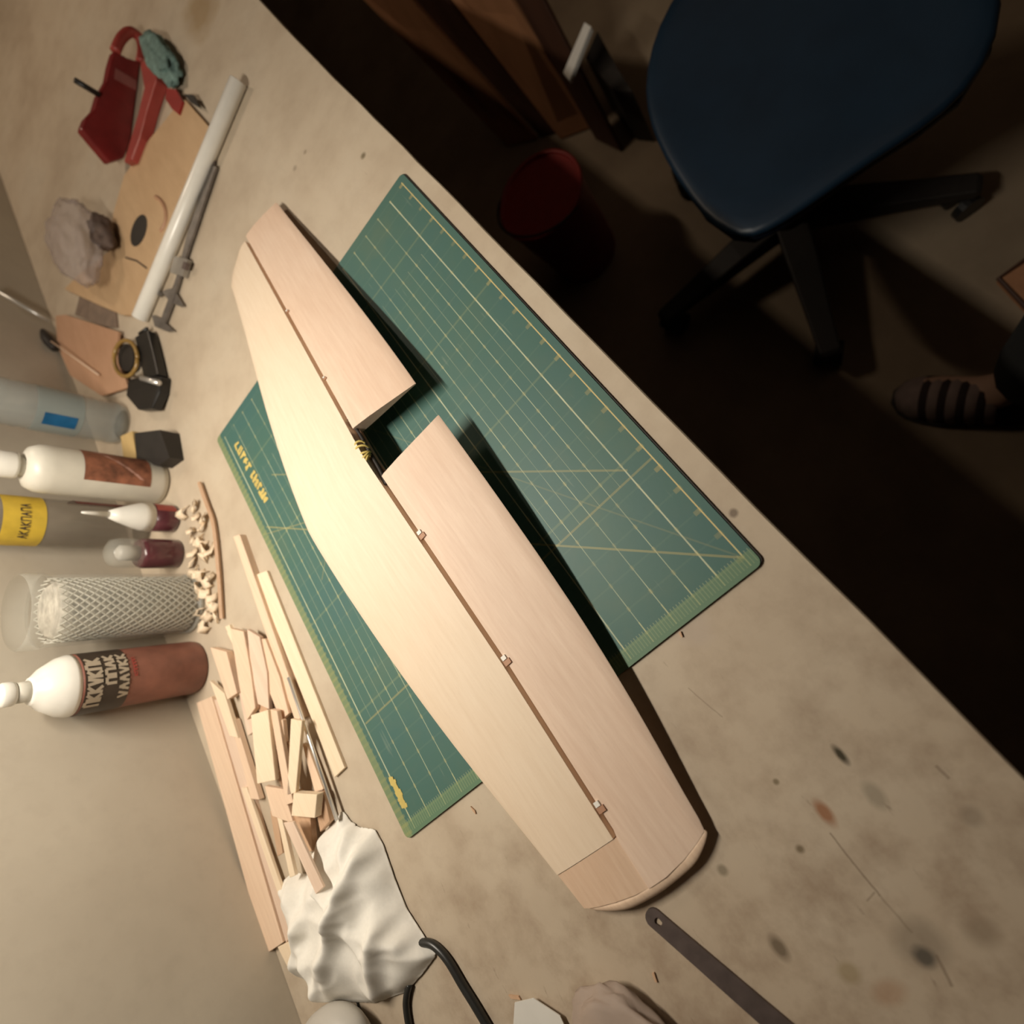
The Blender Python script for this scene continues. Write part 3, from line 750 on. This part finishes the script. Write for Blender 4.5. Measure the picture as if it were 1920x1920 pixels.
# vernier caliper
cal = thing('vernier_caliper', 'dull steel vernier caliper lying next to the white tube, jaws towards the mat', 'caliper', at(350, 480, 0))
pslab('beam', [(394,309),(405,312),(352,470),(322,570),(306,612),(298,608),(330,520),(350,440)], .007, .004, CALIP, cal)
pslab('slider', [(327,480),(352,486),(342,518),(318,510)], .010, .008, plain('caliper_head_steel', (.34, .32, .29), .4, .6), cal, label='bright sliding head')
pslab('jaw', [(303,546),(322,540),(332,552),(344,573),(336,574),(318,566)], .006, .004, CALIP, cal)
pslab('jaw', [(284,590),(300,596),(326,620),(312,621),(290,612)], .006, .004, CALIP, cal)
pslab('upper_jaw', [(300,546),(304,552),(298,556),(292,548)], .006, .004, CALIP, cal)
pslab('thumb_screw', [(344,490),(350,492),(346,505),(340,503)], .014, .006, DARKSTEEL, cal)
pslab('depth_rod', [(398,300),(403,301),(398,330),(394,329)], .005, .002, DARKSTEEL, cal)
# steel rod leaning and thin stick
p1 = aty(-14, 541, .742); p0 = at(92, 602, .016)
o = tube('screwdriver_shaft', [p0, p0.lerp(p1, .3), p1], [.0018, .0035, .0042], STEEL); o.name = 'steel_spike'
tag(o, 'bright tapering steel spike leaning towards the wall above the reddish sheet', 'spike')
pn = thing('long_pin', 'very thin pin with a dark round head lying across the reddish wood sheet', 'pin', at(96, 640, .013))
tube('shaft', [at(96,640,.030), at(185,703,.018)], .0014, STRIP, pn); tube('head', [at(78,622,.022), at(88,636,.022), at(102,652,.022)], [.008, .011, .008], BLACKM, pn)
# yellowish and pale small things near water bottle
def crumple(name, c, r, mat, seed, squash=1.0, amp=.35, n=26, m=16, parent=None):
    V, F = [], []; c = Vector(c)
    for j in range(m+1):
        th = math.pi*j/m
        for i in range(n):
            ph = 2*math.pi*i/n; d = Vector((math.sin(th)*math.cos(ph), math.sin(th)*math.sin(ph), math.cos(th)))
            k = 1+amp*(noise.noise(d*1.8+Vector((seed, 0, 0)))+.6*noise.noise(d*4.5+Vector((0, seed, 0))))
            v = Vector((d.x*r[0], d.y*r[1], d.z*r[2]))*k; v.z = max(v.z, -r[2]*.92); V.append(c+v)
    for j in range(m):
        for i in range(n): F.append((j*n+i, j*n+(i+1)%n, (j+1)*n+(i+1)%n, (j+1)*n+i))
    return mesh(name, V, F, mat, parent, smooth=True)
p = at(100, 716, .01); o = crumple('white_scrap', (p.x, p.y, .012), (.016, .010, .012), PAPER, 3); tag(o, 'small white scrap of paper beside the water bottle', 'scrap')
# plastic bag
p = at(152, 440, .03); p.y = min(p.y, .66)
o = crumple('plastic_bag', (p.x-.04, p.y-.002, .048), (.115, .055, .034), BAG, 8, amp=.22, n=56, m=34); tag(o, 'crumpled translucent greyish plastic bag against the wall above the plywood board', 'bag')
p = at(175, 470, .02); o = crumple('dark_pouch', (p.x-.02, p.y-.050, .028), (.050, .022, .018), plain('dark_brown_pouch', (.11,.075,.06), .7, var=.3), 5, amp=.3); tag(o, 'dark brown pouch tucked under the plastic bag', 'pouch')

# ---------------------------------------------------------------- red tool
pA = at(232, 298, .0); pB = at(300, 120, 0)
dirv = Vector((.20, -.20, 0)).normalized(); nrm = Vector((-dirv.y, dirv.x, 0)).normalized()
if nrm.y > 0: nrm = -nrm           # points towards the camera side
pln = Vector((1.31, .345, 0))
b = thing('red_hand_tool', 'red plastic hand tool with looped grip and black peg, far end of the bench', 'tool', (1.40, .30, 0))
sil = [(152,242),(160,222),(176,205),(184,178),(200,150),(206,120),(213,92),(228,70),(244,58),(258,60),(272,76),(282,104),(278,145),(262,205),(246,262),(234,296),(205,305)]
hole = [(228,92),(238,70),(252,76),(262,94),(266,112),(254,108)]
def vert(px, py): 
    q = atplane(px, py, pln, nrm); q.z = max(q.z, .001); return q
back = -nrm*.020; 
Ps = [vert(*q) for q in sil]
# body below the loop, loop as its own thick band
body = [(152,242),(160,222),(176,205),(184,178),(200,150),(206,120),(214,94),(240,108),(268,118),(277,148),(262,205),(246,262),(234,296),(205,305)]
V, F = prism([vert(*q) for q in body], back); bevel(mesh('body', V, F, RED, b), .004)
loop = smoothpath([vert(216,96), vert(228,72), vert(245,60), vert(262,72), vert(273,96), vert(276,125)], 6)
V, F = tubevf(loop, .009, 10); mesh('grip_loop', V, F, REDL, b, smooth=True)
fr = [(262,118),(280,108),(296,112),(293,150),(276,205),(262,258),(246,300),(232,304),(240,275),(258,215),(270,165)]
bevel(pslab('sole_plate', fr, .020, .0195, REDL, b), .002)
V, F = prism([vert(*q)+nrm*.001 for q in [(216,128),(256,152),(256,170),(214,148)]], -nrm*.002); mesh('label', V, F, plain('faded_pink', (.30,.10,.09), .6), b)
pk = vert(186, 178); tube('peg', [pk, vert(140,150)], .0048, BLACKP, b)
# teal cloth behind
p = at(315, 118, 0); o = crumple('teal_cloth', (p.x, p.y, .015), (.095, .026, .016), TEAL, 2, amp=.28, n=40, m=24); tag(o, 'small crumpled teal cloth beside the red hand tool', 'cloth')
for q, lb, mt in (([(312,165),(330,168),(342,190),(334,214),(322,204),(310,185)], 'dark red pointed chip lying on the top end of the plywood board', BUCKET), ([(344,176),(362,178),(374,202),(358,192)], 'small dark pointed chip beside the upper end of the white tube', BLACKM)):
    o = pslab('pointed_chip', q, .012, .004, mt); tag(o, lb, 'chip')

# ---------------------------------------------------------------- near end of the bench
def flat_path(P, z): return smoothpath([at(a, b, z) for a, b in P], 8)
o = tube('power_cable', flat_path([(772,1778),(790,1768),(812,1772),(838,1798),(868,1848),(894,1890),(935,1960),(980,2040)], .0045), .0042, CABLE)
tag(o, 'thick black cable curving out from under the white rag', 'cable')
o = tube('power_cable', flat_path([(768,1845),(763,1865),(762,1890),(770,1940),(784,2010)], .0040), .0036, CABLE)
tag(o, 'short straight stretch of black cable below the white rag', 'cable')
o = tube('thin_wire', flat_path([(668,1872),(674,1893),(684,1925),(690,1960)], .0015), .0011, CABLE)
tag(o, 'thin dark wire between the rag and the pale housing', 'wire')
q = at(636, 1962, .02)
o = crumple('plastic_housing', (q.x, q.y, .026), (.040, .055, .028), GREYP, 1, amp=.02, n=40, m=24); tag(o, 'smooth pale grey rounded housing at the bottom edge below the rag', 'housing')
sb = thing('saw_blade', 'flat dark steel blade with a hole in its end, near the wing tip', 'blade', at(1228, 1722, 0))
def bl(u, v):  # blade frame
    return None
A, B = at(1226, 1722, .0022), at(1500, 1960, .0022); d = (B-A).normalized(); n_ = Vector((-d.y, d.x, 0)); hw = .0078
outer = [A+d*(-.007*math.cos(t))*1.0+n_*(hw*math.sin(t)) for t in [D(-90)+D(180)*i/10 for i in range(11)]]
hole = [A+d*.004+Vector((.0030*math.cos(t), .0030*math.sin(t), 0)) for t in [2*math.pi*i/16 for i in range(16)]]
V = []; F = []
E = outer + [B+n_*hw, B-n_*hw]
# ring of quads round the hole, then the long strip
import bisect
def angof(p): 
    q = p-(A+d*.004); return math.atan2(q.dot(n_), q.dot(d))
C0 = A+d*.013; end_ring = outer+[C0+n_*hw, C0+n_*0, C0-n_*hw]
er = sorted(end_ring, key=angof)
hr = []
for p in er:
    a_ = angof(p); hr.append(A+d*.004+d*(.0032*math.cos(a_))+n_*(.0032*math.sin(a_)))
n = len(er); t_ = Vector((0, 0, -.0020))
V = er+hr+[p+t_ for p in er]+[p+t_ for p in hr]
for i in range(n):
    k = (i+1)%n
    F += [(i, k, n+k, n+i), (2*n+i, 3*n+i, 3*n+k, 2*n+k), (i, 2*n+i, 2*n+k, k), (n+i, n+k, 3*n+k, 3*n+i)]
mesh('end_eye', V, F, DARKSTEEL, sb)
V, F = prism([C0+n_*hw, C0-n_*hw, B-n_*hw*1.15, B+n_*hw*1.15], .0020); mesh('blade', V, F, DARKSTEEL, sb)
q = at(1150, 1915, .01)
o = crumple('brown_bag', (q.x-.032, q.y+.002, .016), (.062, .050, .014), BROWNBAG, 6, amp=.16, n=48, m=30); tag(o, 'brownish translucent bag at the bottom edge beside the steel blade', 'bag')
o = pslab('paper_slip', [(965,1880),(1000,1872),(1050,1905),(1075,1960),(960,1960)], .006, .001, PAPER); tag(o, 'white paper slip poking out at the bottom edge left of the brownish bag', 'paper')
for q, lb in (([(953,1866),(972,1868),(976,1875),(958,1873)], 'tiny brown splinter beside the white paper slip'), ([(882,1512),(890,1520),(892,1527),(886,1521)], 'tiny pale splinter between the mat and the wing'), ([(1222,1826),(1226,1824),(1232,1842),(1228,1842)], 'tiny dark splinter left of the steel blade'), ([(1272,1186),(1276,1184),(1280,1194),(1277,1195)], 'tiny dark splinter touching the lower right edge of the mat')):
    o = pslab('splinter', q, .0018, .0015, STRIPD); tag(o, lb, 'splinter')

# ---------------------------------------------------------------- things on the floor
# planks leaning beside the bench
planks = [
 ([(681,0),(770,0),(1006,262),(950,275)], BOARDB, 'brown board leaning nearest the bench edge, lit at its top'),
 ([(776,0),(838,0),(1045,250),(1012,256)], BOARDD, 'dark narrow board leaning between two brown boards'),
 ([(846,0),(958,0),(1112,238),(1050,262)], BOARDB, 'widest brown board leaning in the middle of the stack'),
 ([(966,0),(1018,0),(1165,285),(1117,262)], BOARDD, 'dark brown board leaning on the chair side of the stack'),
]
for i, (q, mt, lb) in enumerate(planks):
    zt = -.40; zb = FZ+.004
    tl, tr, br, bl_ = q
    # widen every board to its true length: the top ends lie outside the frame
    def ext(a, b_, k=.25): return (a[0]-(b_[0]-a[0])*k, a[1]-(b_[1]-a[1])*k)
    P = [at(*ext(tl, bl_), zt-.01*i), at(*ext(tr, br), zt-.01*i), at(*br, zb), at(*bl_, zb)]
    nn = (P[1]-P[0]).cross(P[3]-P[0]).normalized()
    if nn.dot(CW-P[0]) < 0: nn = -nn
    V, F = prism(P, -nn*.012)
    mn = min(v.z for v in V)
    if mn < FZ: V = [v+Vector((0, 0, FZ-mn)) for v in V]
    o = mesh('leaning_board', V, F, mt); tag(o, lb, 'board', 'boards leaning beside the bench'); bevel(o, .002, 1)
V, F = prism([at(1096,42,-.55), at(1108,50,-.55), at(1068,150,-.60), at(1056,136,-.60)], .012)
o = mesh('white_stick', V, F, PAPER); tag(o, 'short off-white flat bar lying on the dark board by the chair', 'bar')
V, F = prism([at(1120,58,-.70), at(1160,132,-.70), at(1186,172,-.70), at(1150,170,-.70), at(1098,108,-.70)], .18)
o = mesh('black_box', V, F, BLACKM); tag(o, 'black box on the floor between the boards and the blue chair', 'box')
# bucket
c = at(1010, 366, -.60); cb = (c.x, c.y, FZ)
b = thing('bucket', 'dark red round bucket on the floor beside the bench', 'bucket', cb)
lathe('wall', [(.082,0),(.085,.004),(.104,.27),(.108,.272),(.108,.280),(.101,.280),(.082,.012),(.0,.012)], cb, BUCKET, b, close=False)
lathe('lid', [(.0,.272),(.100,.272)], cb, BUCKET, b, close=False)
tube('handle', smoothpath([Vector(cb)+Vector((.108*math.cos(t), .108*math.sin(t), .27+.03*math.sin((t-D(20))/D(180)*math.pi))) for t in [D(20)+D(180)*i/8 for i in range(9)]], 3), .003, BLACKM, b)

# swivel chair
ch = thing('swivel_chair', 'swivel chair with a dark blue moulded seat and black castor base', 'chair', (.60, -.46, FZ))
seat = [(.463,-.252),(.53,-.250),(.60,-.268),(.66,-.284),(.735,-.312),(.80,-.352),(.85,-.410),(.882,-.480),(.885,-.56),(.86,-.64),(.80,-.70),(.70,-.735),(.56,-.74),(.44,-.70),(.372,-.63),(.350,-.56),(.360,-.50),(.380,-.44),(.396,-.37),(.412,-.31),(.432,-.268)]
ctr = Vector((.62, -.50, 0)); rings = []
def ringf(k, z): return [Vector((ctr.x+(x-ctr.x)*k, ctr.y+(y-ctr.y)*k, z)) for x, y in seat]
R = [ringf(.02,-.452), ringf(.35,-.450), ringf(.7,-.443), ringf(.93,-.432), ringf(1,-.436), ringf(1.0,-.448), ringf(.97,-.456)]
n = len(seat); V = [p for r in R for p in r]; F = [tuple(range(n))]
for j in range(len(R)-1):
    for i in range(n): F.append((j*n+i, j*n+(i+1)%n, (j+1)*n+(i+1)%n, (j+1)*n+i))
subsurf(mesh('seat', V, F, CHAIRB, ch, smooth=True), 1)
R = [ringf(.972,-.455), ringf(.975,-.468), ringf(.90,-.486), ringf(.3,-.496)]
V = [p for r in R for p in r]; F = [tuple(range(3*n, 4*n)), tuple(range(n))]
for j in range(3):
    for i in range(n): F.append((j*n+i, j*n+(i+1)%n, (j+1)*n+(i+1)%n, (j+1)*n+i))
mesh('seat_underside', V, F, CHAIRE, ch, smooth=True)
cc = (.585, -.44, FZ)
lathe('column', [(.05,.08),(.05,.12),(.03,.14),(.03,.30),(.06,.36),(.09,.385)], cc, BLACKM, ch)
for k in range(5):
    a_ = D(152+72*k) ; d = Vector((math.cos(a_), math.sin(a_), 0)); nn = Vector((-d.y, d.x, 0)); c0 = Vector(cc)
    s = []
    for r_, hw_, zt, zb in ((.0, .032, .125, .070), (.12, .028, .115, .070), (.24, .022, .095, .066), (.315, .020, .085, .062), (.325, .014, .080, .064)):
        s.append([c0+d*r_+nn*hw_+Vector((0,0,zt)), c0+d*r_-nn*hw_+Vector((0,0,zt)), c0+d*r_-nn*hw_+Vector((0,0,zb)), c0+d*r_+nn*hw_+Vector((0,0,zb))])
    V, F = loftvf(s); lg = bevel(mesh('base_leg', V, F, BLACKM, ch), .004)
    cp_ = c0+d*.30; ax = Vector((math.cos(a_+1.2+k), math.sin(a_+1.2+k), 0))
    P = []
    for s_ in (-1, 1): P.append(tubevf([cp_+Vector((0,0,.027))+ax*(s_*.010), cp_+Vector((0,0,.027))+ax*(s_*.026)], .026, 18))
    P.append(tubevf([cp_+Vector((0,0,.03)), cp_+Vector((0,0,.066))], .007, 8))
    V, F = join(P); mesh('castor', V, F, BLACKP, lg, smooth=False)
bk = [(.40,-.78),(.50,-.80),(.62,-.81),(.74,-.80),(.84,-.78)]
V = []; F = []
for z_, kx in ((-.28,.86),(-.20,.98),(-.05,1.0),(.06,.94),(.10,.80)):
    for x_, y_ in bk: V.append((.62+(x_-.62)*kx, y_-.02*(z_+.2), z_))
for j in range(4):
    for i in range(4): F.append((j*5+i, j*5+i+1, (j+1)*5+i+1, (j+1)*5+i))
o = mesh('backrest', V, F, CHAIRB, ch, smooth=True); s_ = o.modifiers.new('sol', 'SOLIDIFY'); s_.thickness = .03; subsurf(o, 2)
tube('back_support', smoothpath([(.62,-.60,-.49), (.62,-.74,-.50), (.62,-.83,-.42), (.62,-.825,-.16)], 6), .016, BLACKM, ch)

# brown basket edge at the right margin
p = at(1905, 525, FZ)
V, F = prism([at(1872,522,FZ+.02), at(1925,485,FZ+.02), at(2010,520,FZ+.02), at(1990,620,FZ+.02), at(1925,578,FZ+.02)], .02)
o = mesh('brown_board', V, F, BOARDB); tag(o, 'brown cornered board lying on the floor at the right edge', 'board')
tb_ = tubevf([at(*q, FZ+.023) for q in ((1925,485),(1872,522),(1925,578))], .004, 6); mesh('board_rim', *tb_, BOARDD, o)

# ---------------------------------------------------------------- person (only a trouser leg and a striped slipper are in the picture)
pe = thing('person', 'person standing at the bench in black trousers and a striped slipper', 'person', (.02, -.47, FZ))
def skinned(name, nodes, edges, mat, parent, lv=2):
    me = bpy.data.meshes.new(name); base = wloc(parent)
    me.from_pydata([Vector(n[0])-base for n in nodes], edges, []); me.update()
    o = bpy.data.objects.new(name, me); COL.objects.link(o); o.parent = parent
    m = o.modifiers.new('skin', 'SKIN'); sv = me.skin_vertices[0].data
    for v, n in zip(sv, nodes): v.radius = (n[1], n[2] if len(n) > 2 else n[1])
    sv[0].use_root = True
    subsurf(o, lv); me.materials.append(mat); m.use_smooth_shade = True; return o
# body: hips, both legs and feet
toe = Vector((.150, -.335, FZ+.035)); ank = Vector((.018, -.435, FZ+.10))
nodes = [((-.10, -.62, -.02), .12), ((-.02, -.60, -.06), .085), ((.05, -.53, -.42), .058), ((.012, -.462, FZ+.13), .036), ((-.012, -.455, FZ+.05), .032),
         ((.06, -.400, FZ+.045), .036, .028), ((.110, -.365, FZ+.036), .038, .022), ((.150, -.335, FZ+.032), .030, .018),
         ((-.20, -.62, -.06), .085), ((-.20, -.56, -.44), .058), ((-.22, -.56, FZ+.13), .036), ((-.235, -.58, FZ+.05), .032), ((-.20, -.49, FZ+.04), .036, .025), ((-.18, -.42, FZ+.03), .030, .018)]
edges = [(0,1),(1,2),(2,3),(3,4),(3,5),(5,6),(6,7),(0,8),(8,9),(9,10),(10,11),(10,12),(12,13)]
SKIN = plain('skin', (.42, .26, .18), .6, var=.05)
skinned('body', nodes, edges, SKIN, pe)
tn = [((-.10, -.62, -.01), .15), ((-.02, -.60, -.06), .108), ((.05, -.53, -.42), .085), ((.028, -.475, FZ+.26), .080), ((.016, -.456, FZ+.085), .084),
      ((-.20, -.62, -.06), .108), ((-.20, -.56, -.44), .085), ((-.215, -.56, FZ+.12), .070)]
skinned('trousers', tn, [(0,1),(1,2),(2,3),(3,4),(0,5),(5,6),(6,7)], TROUSER, pe)
# slipper: sole and striped upper built as separate bands
fd = Vector((.845, .535, 0)).normalized(); fn = Vector((-fd.y, fd.x, 0)); heel = Vector((-.04, -.478, FZ))
fd = (Vector((.165, -.318, 0))-Vector((-.03, -.455, 0))).normalized(); fn = Vector((-fd.y, fd.x, 0)); heel = Vector((-.045, -.465, FZ))
def half(u): return interp([(0, .022), (.1, .032), (.35, .036), (.65, .046), (.85, .042), (.95, .028), (1, .010)], u)
LF = .262
def fp(u, s, z): return heel+fd*(LF*u)+fn*(half(u)*s)+Vector((0, 0, z))
us = [i/16 for i in range(17)]
poly = [fp(u, 1.08, .014) for u in us]+[fp(u, -1.08, .014) for u in reversed(us)]
V, F = prism(poly, .014); so = mesh('slipper_sole', V, F, BLACKM, pe)
STR_L = plain('slipper_pale_band', (.23, .17, .15), .85, var=.15); STR_D = plain('slipper_dark_band', (.03, .018, .016), .9, var=.2)
def top(u): return interp([(0, .085), (.25, .085), (.5, .078), (.75, .062), (.9, .048), (1, .028)], u)
bands = [(.40,.46,1),(.46,.51,0),(.51,.57,1),(.57,.62,0),(.62,.68,1),(.68,.73,0),(.73,.79,1),(.79,.84,0),(.84,.99,1)]
sl = thing('tmp', 'x', 'x', (0,0,0)); bpy.data.objects.remove(sl)
up = None
for ua, ub, kk in bands:
    V = []; F = []; nu = 3 if kk == 1 and ub > .95 else 2; mseg = 14
    for i in range(nu+1):
        u = lerp(ua, ub, i/nu); bul = 1+.04*math.sin(math.pi*i/nu)
        for k in range(mseg+1):
            t = math.pi*k/mseg; uu = u+.05*math.sin(t)*0 - .05*(1-math.sin(t))
            uu = max(.02, uu)
            V.append(fp(uu, math.cos(t)*bul, .013+(top(uu)-.013)*math.sin(t)*bul))
    for i in range(nu):
        for k in range(mseg): a_ = i*(mseg+1)+k; F.append((a_, a_+1, a_+mseg+2, a_+mseg+1))
    if ub > .95:
        F.append(tuple(nu*(mseg+1)+k for k in range(mseg+1)))
    mesh('slipper_band', V, F, STR_L if kk else STR_D, pe, smooth=True, label='pale slipper band' if kk else 'dark slipper band')
